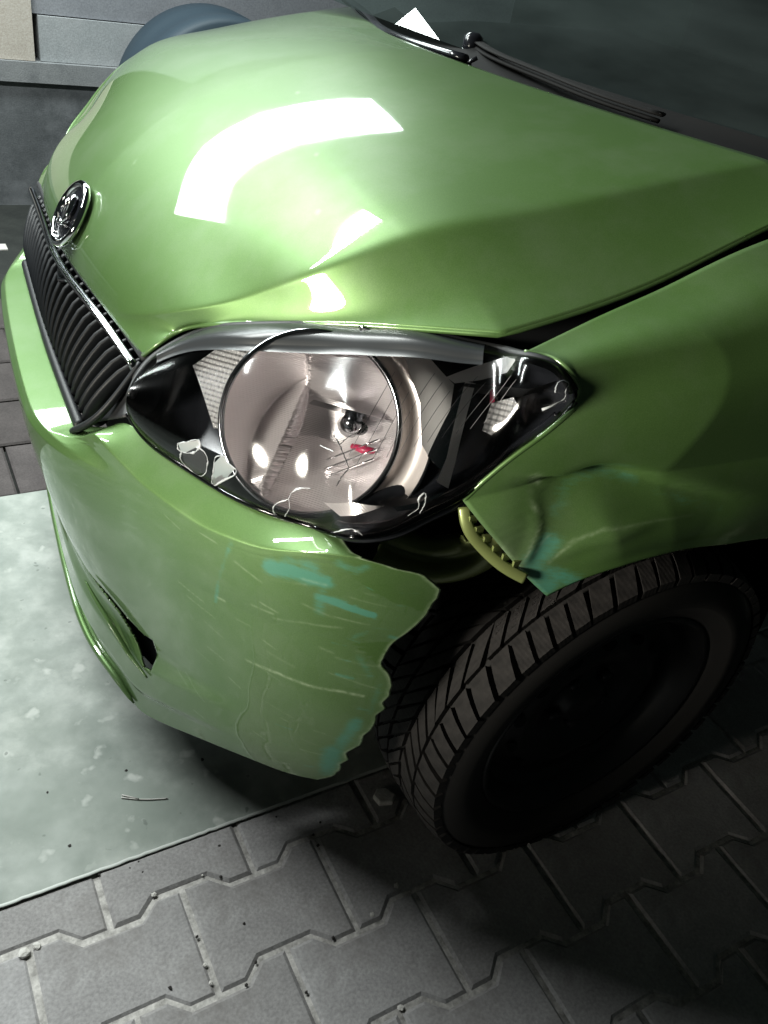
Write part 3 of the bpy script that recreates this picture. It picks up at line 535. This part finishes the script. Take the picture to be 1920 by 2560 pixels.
    for _ in range(34):
        c0=np.array([r2.triangular(.45,.78,.84),r2.uniform(.24,.61)]); L=r2.uniform(.006,.05); a=r2.normal(-.12,.10); e=np.array([np.cos(a),np.sin(a)])*L/2
        at[zone,1]=np.maximum(at[zone,1],r2.uniform(.12,.5)*np.exp(-(dpoly(sz2[zone],[c0-e,c0+e])/r2.uniform(.0009,.0016))**2))
    for _ in range(26):
        c0=np.array([r2.triangular(.66,.80,.84),r2.uniform(.24,.60)]); L=r2.uniform(.008,.03); a=r2.normal(-.15,.25); e=np.array([np.cos(a),np.sin(a)])*L/2
        at[zone,0]=np.maximum(at[zone,0],r2.uniform(.3,.8)*np.exp(-(dpoly(sz2[zone],[c0-e,c0+e])/r2.uniform(.0012,.004))**2))
    ed=np.zeros(s.shape); ed[:,-1]=1; ed[:,-2]=.8; ed[:,-3]=.35; at[:,1]=np.maximum(at[:,1],.8*ed.ravel())
    at[:,0]=np.maximum(at[:,0],(.35*sm(.035,.0,send-s)*sm(.50,.30,z)).ravel())
    return G,at,~hole.ravel()
BG,ba,bkeep=bumper()
bump=grid('front_bumper',BG,PAINT,car,(1,.3,0),.0032,attr=ba,keep=bkeep,label='torn front bumper skin with turquoise scuffs and scratches')
# lower spoiler lip
ss=np.linspace(-.6,.405,90); tube('spoiler_lip',bsurf(ss,ZB(ss)+.008,ss*0-.010),.0062*np.minimum(1,(.407-ss)/.05)**.5,PAINT,bump,8)
ss=np.linspace(.29,.452,40); tube('slot_trim',bsurf(ss,np.interp(ss,[.29,.36,.41,.452],[.296,.270,.243,.232]),ss*0-.0015),.0042*np.sin(np.linspace(.1,np.pi-.1,40))**.5,PAINT,bump,8)
ss=np.linspace(.27,.47,30); grid('slot_lining',np.stack([bsurf(ss,ss*0+.215,ss*0-.03),bsurf(ss,ss*0+.26,ss*0-.05),bsurf(ss,ss*0+.32,ss*0-.03)],1),BLACKM,bump,(1,.5,0))
# ---- grille
gt=np.array(K['g_top']); gb=np.array(K['g_bot'])
GT=lambda q:curve(gt,q); GB=lambda q:curve(gb,q)
q=np.linspace(0,1,60)
grille=grid('grille',np.stack([GT(q)+[-.055,0,-.003],GB(q)+[-.075,0,.003]],1),VOID,car,(1,0,0))
ns=25
for i in range(ns):
    f=(i+.5)/ns; a=GT(np.array([f]))[0]; b=GB(np.array([f]))[0]
    t=np.linspace(.05,1.0,9)
    P=a*(1-t)[:,None]+b*t[:,None]+np.array([-.018,0,0])+np.array([.014,0,0])*(4*t*(1-t))[:,None]
    P[0]+=[-.02,0,0]; P[1]+=[-.006,0,0]; P[-1]+=[-.02,0,0]
    strip('grille_slat',P,.0048,.012,GRILLE,grille,(1,0,.35),8)
qq=np.linspace(0,1,70)
V1=GT(qq); bar=strip('chrome_bar',V1+[.007,0,-.011],.006,.0105,CHROMED,grille,(0.3,0,1),12)
strip('grille_header',V1+[-.012,0,.001],.012,.010,BLACKM,grille,(0,0,1),10)
tube('chrome_edge',V1[:40]+[.0135,0,-.004],.0020,CHROME,grille,6)
strip('lower_rim',GB(qq)+[-.008,0,.003],.0075,.0095,GRILLE,grille,(0,0,1),10)
sd=curve(K['g_side'],np.linspace(0,1,24)); strip('side_rim',sd,.005,.007,GRILLE,grille,(.5,.6,.3),10)
nt=np.array(K['notch']); tube('badge_notch',[nt+[-.004,.035,-.004],nt+[.0,.02,-.002],nt+[.004,.008,-.010],nt+[.002,-.012,-.006],nt+[-.002,-.035,.004]],[.004,.008,.010,.008,.004],CHROMED,grille,10)
mesh('red_clip',*boxVF(np.array(K['g_side'][0])+[.003,-.004,-.012],(.006,.008,.012)),REDP,grille,smooth=False)
tr=np.array(K['trim']); 
tg=np.stack([curve(np.array([tr[0],(tr[0]+tr[4])/2+[.004,.004,0],tr[4]]),np.linspace(0,1,16)),curve(np.array([tr[1],tr[2],tr[3]]),np.linspace(0,1,16))+[0,.0,0]],1)
tgm=[]
for k in np.linspace(0,1,8): tgm.append(tg[:,0]*(1-k)+tg[:,1]*k+np.array([.004,.003,.002])*4*k*(1-k))
grid('end_trim',np.stack(tgm,1),BLACKM,grille,(.6,.6,.3),.002)
# ---- badge
e=np.array(K['emb']); i=np.argmin(((HOOD-e)**2).sum(-1)); iu,iv=np.unravel_index(i,HOOD.shape[:2]); h=HOOD
nn=np.cross(h[iu+3,iv]-h[iu-3,iv],h[iu,iv+3]-h[iu,iv-3]); nn/=np.linalg.norm(nn); nn=nn if nn[0]>0 else -nn
ex=np.array([0,1.,0]); ez=np.cross(nn,ex); ez/=np.linalg.norm(ez); ez=ez if ez[2]>0 else -ez
o0=h[iu,iv]+nn*.0035; Bm=lambda x,y,z=0: o0+ex*x+ez*y+nn*z
R0=.043; t=np.linspace(0,2*np.pi,48,endpoint=False)
badge=mesh('badge',[Bm(0,0,.006)]+[Bm(R0*k*np.cos(a),R0*k*np.sin(a),.006-.004*k*k) for k in(.5,1) for a in t],[(0,1+i,1+(i+1)%48) for i in range(48)]+[(1+i,49+i,49+(i+1)%48,1+(i+1)%48) for i in range(48)],BLACK,car)
tube('badge_ring',[Bm((R0+.002)*np.cos(a),(R0+.002)*np.sin(a),.003) for a in t],.0055,CHROME,badge,10,True)
a=np.linspace(-1.9,1.1,16); tube('winged_arrow',[Bm(.020*np.cos(x)-.004,.024*np.sin(x)+.003,.010) for x in a],np.linspace(.0015,.0055,16),CHROME,badge,8)
tube('arrow_shaft',[Bm(-.026,-.012,.009),Bm(.0,-.016,.010),Bm(.026,-.012,.009)],[.001,.004,.001],CHROME,badge,8)
for k in range(3): tube('arrow_feather',[Bm(-.012+.007*k,-.006+.004*k,.010),Bm(-.016+.008*k,.006+.005*k,.010),Bm(-.012+.009*k,.018+.003*k,.009)],[.001,.0032,.001],CHROME,badge,8)

# ---- headlight
n1=np.linspace(0,1,150); n2=np.linspace(0,1,80); U,Vv=np.meshgrid(n1,n2,indexing='ij')
LP=lambda b:lens_patch(U.ravel(),Vv.ravel(),np.full(U.size,b)).reshape(150,80,3)
rc=np.array(K['r_cen']); ax=np.array([.60,.62,.50]); ax/=np.linalg.norm(ax); rx=np.cross([0,0,1],ax); rx/=np.linalg.norm(rx); ry=np.cross(ax,rx); RR=.0985
rx=-rx if (rx@np.array([-1,1,0]))<0 else rx   # towards the outer side of the car
ry=np.cross(ax,rx); ry=ry if ry[2]>0 else -ry
HB=LP(-.032); HB=HB-ax*(.030*np.clip(np.minimum(U,1-U)*6,0,1)*np.clip(np.sin(np.pi*Vv)*2.2,0,1))[...,None]; cen=HB[:-1,:-1]*.25+HB[1:,:-1]*.25+HB[:-1,1:]*.25+HB[1:,1:]*.25; dl=cen-rc
keep=(np.hypot(dl@rx,dl@ry)>RR*.985).ravel()
head=grid('headlight',HB,BLACK,car,(.6,.6,.4),0,keep=keep,label='cracked headlight with chipped clear cover')
lens=grid('lens',LP(.036),LENS,head,(.6,.6,.4),0)
# dark upper flange of the cover and lower flange
uu=np.linspace(.13,.80,80); T=lens_patch(uu,uu*0,uu*0); T1=lens_patch(uu,uu*0+.16,uu*0+.037)
G=np.stack([T*(1-k)+T1*k+ax*(.010*np.sin(np.pi*min(k*1.2,1))+.002) for k in np.linspace(0,1,9)],1); grid('upper_flange',G,FLANGE,head,(.5,.5,.6),0)
tube('cover_seal',lens_patch(n1,n1*0,n1*0)+[-.002,-.002,-.004],.006,BLACKM,head,8)
tube('cover_rim',lens_patch(n1,n1*0+1,n1*0),.0035,SMOKE,head,8)
uu=np.linspace(.52,.96,60); strip('lower_seal',lens_patch(uu,uu*0+1,uu*0)+[-.012,-.008,-.004],.011,.006,BLACK,head,(.5,.6,.3),10)
# reflector bowl, local axes rx (outward along lamp), ry (up), ax (out)
def loc(a,b,d): return rc+np.multiply.outer(a,rx)+np.multiply.outer(b,ry)+np.multiply.outer(d,ax)
rr=np.linspace(0,1,56)**.9; tt=np.linspace(0,2*np.pi,144,endpoint=False); RRg,TTg=np.meshgrid(rr,tt,indexing='ij')
a_=RR*RRg*np.cos(TTg); b_=RR*RRg*np.sin(TTg); D=.085; a_=np.where(abs(a_+.028)<.0024,-.028,a_)
bowl=D*(1-RRg**2); shelf=.95*(b_+np.sqrt(np.maximum(RR**2-a_**2,0)))+.004
roof=1.15*(-b_+np.sqrt(np.maximum(RR**2-a_**2,0)))
dep=np.minimum(np.minimum(bowl,shelf),roof); left=np.clip(.040-.44*(a_+.03)+.57*b_,.003,.09); wl=1.6*(1-RRg)*RR+.001; dep=np.where(a_<-.0281,np.minimum(left,wl),dep); dep*= (RRg<.999)
lvl=M('x',(1,1,1)); bpy.data.materials.remove(lvl)
def local_obj(name,P,F,mat,parent):
    """mesh whose own axes are the lamp's rx, ry, ax"""
    o=mesh(name,P,F,mat,parent); o.matrix_local=Matrix([[rx[i],ry[i],ax[i],rc[i]] for i in range(3)]+[[0,0,0,1]]); return o
Pl=np.stack([a_,b_,-dep],-1).reshape(-1,3); F=gridF(56,144,wrap=True)
fd=dep.reshape(-1)[F].mean(1); sh=(shelf.reshape(-1)[F].mean(1)<=bowl.reshape(-1)[F].mean(1)+1e-6)
def sub(F_): 
    ids=np.unique(F_); mp={int(k):i for i,k in enumerate(ids)}; return Pl[ids],[tuple(mp[int(k)] for k in f) for f in F_]
refl=local_obj('reflector',*sub(F[~sh]),REFL,head); local_obj('reflector_shelf',*sub(F[sh]),REFL,head)
tube('reflector_ring',loc(RR*np.cos(tt),RR*np.sin(tt),.001+0*tt),.0035,CHROMED,head,8,True)
# outer crescent beside the ring
tc=np.linspace(-1.25,1.35,60); ia=1.01*RR; G=[]
for k in np.linspace(0,1,10): G.append(loc((ia+.036*k*np.cos(tc*.92)**.7)*np.cos(tc),(ia+.036*k*np.cos(tc*.92)**.7)*np.sin(tc),-.012*4*k*(1-k)+.004*k+0*tc))
grid('outer_crescent',np.stack(G,1),SATIN,head,ax,0)
tube('crescent_edge',G[-1],.0016,CHROME,head,6)
# bulb with holder inside the bowl
bl=loc(np.array([.030,.034,.040]),np.array([.010,.012,.014]),np.array([-.075,-.055,-.030])); tube('bulb_holder',bl,[.016,.013,.010],CHROMED,head,14)
tube('bulb',loc(np.array([.036,.044,.052,.058]),np.array([.006,.008,.010,.011]),np.array([-.05,-.036,-.026,-.02])),[.006,.008,.0075,.003],glass('bulb_glass',(.9,.9,.9)),head,12)
tube('red_reflection',loc(np.array([.045,.060,.072]),np.array([-.012,-.012,-.010]),np.array([-.036,-.030,-.024])),[.003,.005,.003],REDP,head,10)  # red reflection in the bowl, built as a small red solid
grid('inner_baffle',np.stack([loc(np.linspace(-.02,.085,12),np.full(12,.020),np.full(12,-.055)),loc(np.linspace(-.005,.085,12),np.full(12,.026),np.full(12,-.012))],1),CHROMED,head,None)
for k in range(3): strip('inner_fin',loc(np.linspace(.02,.075,6),np.linspace(-.035,.004,6)-.011*k,np.linspace(-.05,-.022,6)),.0012,.005,CHROME,head,ax,6)
# shaped inserts lying on the black inner housing
def insert(name,uv,mat,lift,n=14):
    uv=np.array(uv); c=uv.mean(0); b=.001+lift
    m=len(uv); dens=np.concatenate([uv[i]+(uv[(i+1)%m]-uv[i])*np.linspace(0,1,8,endpoint=False)[:,None] for i in range(m)])
    ring=[c+(dens-c)*k for k in np.linspace(0.02,1,n)]
    Pp=np.concatenate(ring); X=lens_patch(Pp[:,0],Pp[:,1],np.full(len(Pp),b)); m=len(dens)
    Xl=(X-rc)@np.stack([rx,ry,ax],1)
    return local_obj(name,Xl,list(map(tuple,gridF(n,m,wrap=True)))+[tuple(range(m))],mat,head)
st=K['sticker']
insert('parking_reflector',st['park'],DIAM,.004); insert('parking_reflector',st['parkhi'],DIAM,.003)
insert('side_reflector',st['side'],CHROMEW,.002); insert('indicator_panel',st['pan1'],CHROMEW,.010); insert('indicator_blade',st['pan2'],CHROMEW,.014); insert('indicator_bowl',st['pan2b'],CHROMED,.007)
insert('indicator_reflector',st['sig'],DIAM,.008); insert('indicator_bulb',st['red1'],REDP,.012); insert('fan_reflector',st['fan'],FAN,.009); insert('lower_glint',st['lowhi'],CHROMED,.012)
for im,mk in enumerate(K['marks']):
    if im in(11,12,13): continue
    sc=1 if im<4 else .45
    mk=np.array(mk)+np.arange(len(mk))[:,None]*1e-5; q=np.linspace(0,1,len(mk)*7); uv=curve(mk,q)*.6+np.stack([np.interp(q,arc(mk),mk[:,i]) for i in(0,1)],1)*.4
    X=lens_patch(uv[:,0],uv[:,1],np.full(len(q),.0363)); X+=rng.normal(0,.00022,X.shape)
    wdt=blur(np.abs(rng.normal(0,1,len(q)))**1.6,0,1.2); tube('crack',X,np.stack([.0002+sc*.0007*wdt,.0002+.0002*wdt],1),BLACKM if im in(5,6,7) else CRACK,lens,6,False,ax)
def shard(uv):
    uv=np.array(uv); c=uv.mean(0); rings=[c+(uv-c)*k for k in(.15,.45,.75,.97)]; Pp=np.concatenate(rings); m=len(uv)
    mesh('broken_shard',lens_patch(Pp[:,0],Pp[:,1],np.full(len(Pp),.0366)),list(map(tuple,gridF(4,m,wrap=True)))+[tuple(range(m))],FROST,lens)
shard(K['marks'][1]); shard(K['marks'][2][:-1]); shard(K['marks'][0][:-1])
for k in range(11):
    f=k/10; uv=np.stack([np.linspace(.55+.24*f,.66+.24*f,12),np.linspace(.78-.12*f,.18+.02*f,12)],1); uv=uv[2:11-(k%3)]
    tube('lens_rib',lens_patch(uv[:,0],uv[:,1],np.full(len(uv),.0352)),.00028,RIBM,lens,5)
# ---- broken parts behind the bumper
bk=curve(K['brk'],np.linspace(0,1,40))
prof=[(-.030,0),(-.026,.010),(-.010,.012),(-.004,.004),(.004,.004),(.010,.012),(.026,.010),(.030,0)]
T=np.gradient(bk,axis=0); T/=np.linalg.norm(T,axis=1)[:,None]; A=np.cross(T,[.45,.75,.5]); A/=np.linalg.norm(A,axis=1)[:,None]; B=np.cross(A,T); B=np.where(((B@np.array([.4,.75,.5]))<0)[:,None],-B,B)
grid('crumpled_rail',np.stack([bk+A*p+B*d for p,d in prof],1),OLIVE,car,(.4,.7,.5),.003)
b2=curve(K['brk2'],np.linspace(0,1,40)); brk=strip('bumper_bracket',b2,.0065,.0022,OLIVE,car,(.5,.6,.4),8)
for k in(8,13,18,23,28,33):
    p=b2[k]; V_,F_=boxVF(p+np.array([-.005,-.002,.008]),(.010,.003,.009)); mesh('bracket_rib',V_,F_,OLIVE,brk,smooth=False)
strip('bracket_tang',b2[:30:3]+[-.012,.0,.020],.004,.002,OLIVE,brk,(.5,.6,.4),6)

# ---- wheel
wc=np.array([0,.7029,.286])
def lathe(prof,n=120): 
    t=np.linspace(0,2*np.pi,n,endpoint=False)
    return [(r_*math.cos(a),y_,r_*math.sin(a)) for r_,y_ in prof for a in t],gridF(len(prof),n,wrap=True)
rimp=[(.193,.070),(.196,.076),(.193,.080),(.186,.078),(.183,.070),(.176,.066),(.172,.050),(.166,.040),(.150,.036),(.138,.042),(.120,.052),(.100,.054),(.085,.046),(.070,.034),(.052,.032),(.040,.036),(.036,.046),(.030,.050),(.0,.050)]
wheel=mesh('wheel',*lathe(rimp),RIM,car); wheel.location=wc; wheel.rotation_euler=(0,.3,math.radians(-.76))
typ=[(.186,-.07),(.20,-.080),(.235,-.093),(.262,-.090),(.274,-.078),(.2795,-.05),(.2805,0),(.2795,.05),(.274,.078),(.262,.090),(.235,.093),(.225,.0935),(.223,.0925),(.205,.085),(.198,.080),(.192,.074),(.186,.07)]
mesh('tyre',*lathe(typ,160),SIDEW,wheel)
NB=56
rows=[(.054,.090,0,.5),(.021,.049,.30,1.5),(-.014,.015,.62,-1.6),(-.049,-.020,.15,-1.5),(-.090,-.054,.5,-.5)]
def crown(y): return .2905-.0035*(y/.06)**2 if abs(y)<.065 else .2905-.0041-(abs(y)-.065)**1.35*1.15
for y0,y1,ph,sk in rows:
    w=2*math.pi/NB; ys=np.linspace(y0,y1,5); V=[]
    for lift in(0,1):
        for y in ys:
            for e in(-.5,.5):
                aa=e*w*(.84 if lift==0 else .77)+sk*(y-(y0+y1)/2)/.29*(1)
                R_=crown(y)-(.012 if lift==0 else 0); V.append((R_*math.sin(aa),y,R_*math.cos(aa)))
    F=[]
    for i in range(4):
        b=i*2; F+= [(10+b,10+b+1,10+b+3,10+b+2),(b,b+2,10+b+2,10+b),(b+1,10+b+1,10+b+3,b+3)]
    F+=[(0,10,11,1),(8,9,19,18)]
    pb=None; pit=np.random.default_rng(3).choice([.86,1.,1.15],NB); pit/=pit.mean(); cum=np.r_[0,np.cumsum(pit)][:NB]
    for i in range(NB):
        if pb is None: o=mesh('tread_block',V,F,RUBBER,wheel,smooth=False); pb=o
        else: o=pb.copy(); col.objects.link(o); o.parent=wheel
        o.rotation_euler=(0,w*(cum[i]+pit[i]/2+ph),0); o.scale=(pit[i],1,1+float(rng.normal(0,.0015)))
for i in range(5):
    a=i*2*math.pi/5; tube('wheel_bolt',[(.050*math.cos(a),.030,.050*math.sin(a)),(.050*math.cos(a),.042,.050*math.sin(a)),(.050*math.cos(a),.044,.050*math.sin(a))],[.0095,.0095,.006],RIM,wheel,6)
for i in range(14):
    a=i*2*math.pi/14; c=np.array([.129*math.cos(a),.0485,.129*math.sin(a)]); ey=np.array([math.cos(a)*.5,-.0,math.sin(a)*.5]); et=np.array([-math.sin(a),0,math.cos(a)])
    t=np.linspace(0,2*np.pi,14,endpoint=False); nr=np.array([math.cos(a),-.45,math.sin(a)]); nr/=np.linalg.norm(nr)
    mesh('vent_hole',[c+et*.012*math.cos(x)+nr*.008*math.sin(x)+np.array([0,.003,0]) for x in t],[tuple(range(14))],VOID,wheel,smooth=False)

# ---- windscreen, scuttle, wipers
ry_=HOOD[-1]; sel=ry_[::3]
cow=np.stack([sel+[.03,0,-.03],sel+[-.02,0,-.022],sel+[-.07,0,-.004],sel+[-.10,0,.008]],1); grid('scuttle_panel',cow,VOID,car,(0,0,1))
d=np.array([-.9116,-.128,.3907]); yy=np.linspace(-.72,.72,60)
wg=np.stack([np.stack([-.115-.1405*yy-.5*np.maximum(abs(yy)-.3,0)**2,yy,.985+0*yy],1)+d*k for k in np.linspace(0,1.0,14)],1)
grid('windscreen',wg,WGLASS,car,(.5,0,.8))
db=np.stack([sel+[-.13,0,-.02],sel+[-.30,0,.0],sel+[-.75,0,.02],sel+[-.80,0,-.25]],1); grid('dashboard',db,BLACKM,car,(0,0,1))
grid('cabin_lining',np.array([[(-1.3,-.7,.6),(-1.3,.7,.6)],[(-1.3,-.7,1.5),(-1.3,.7,1.5)],[(-1.0,-.65,1.52),(-1.0,.65,1.52)]]),VOID,car,None)
w1=curve(K['wip1'],np.linspace(0,1,30)); wp=strip('wiper',w1+[0,0,.004],.009,.006,BLACK,car,(0,0,1),10); strip('wiper_blade',w1+[-.010,0,-.006],.006,.005,RUBBER,wp,(0,0,1),8)
w2=curve(K['wip2'],np.linspace(0,1,30)); wp2=strip('wiper',w2,0.010,.0028,VOID,car,(0,0,1),10); strip('wiper_blade',w2+[.004,0,-.008],.005,.003,VOID,wp2,(0,0,1),8)
hb=np.array(K['hub']); tube('pivot_cap',[hb+[0,0,-.03],hb+[0,0,.006],hb+[0,0,.012]],[.017,.016,.008],BLACK,wp2,14)
tube('washer_jet',[w1[-1]+[.0,0,-.006],w1[-1]+[-.012,.014,.008]],.003,BLACK,wp,8)
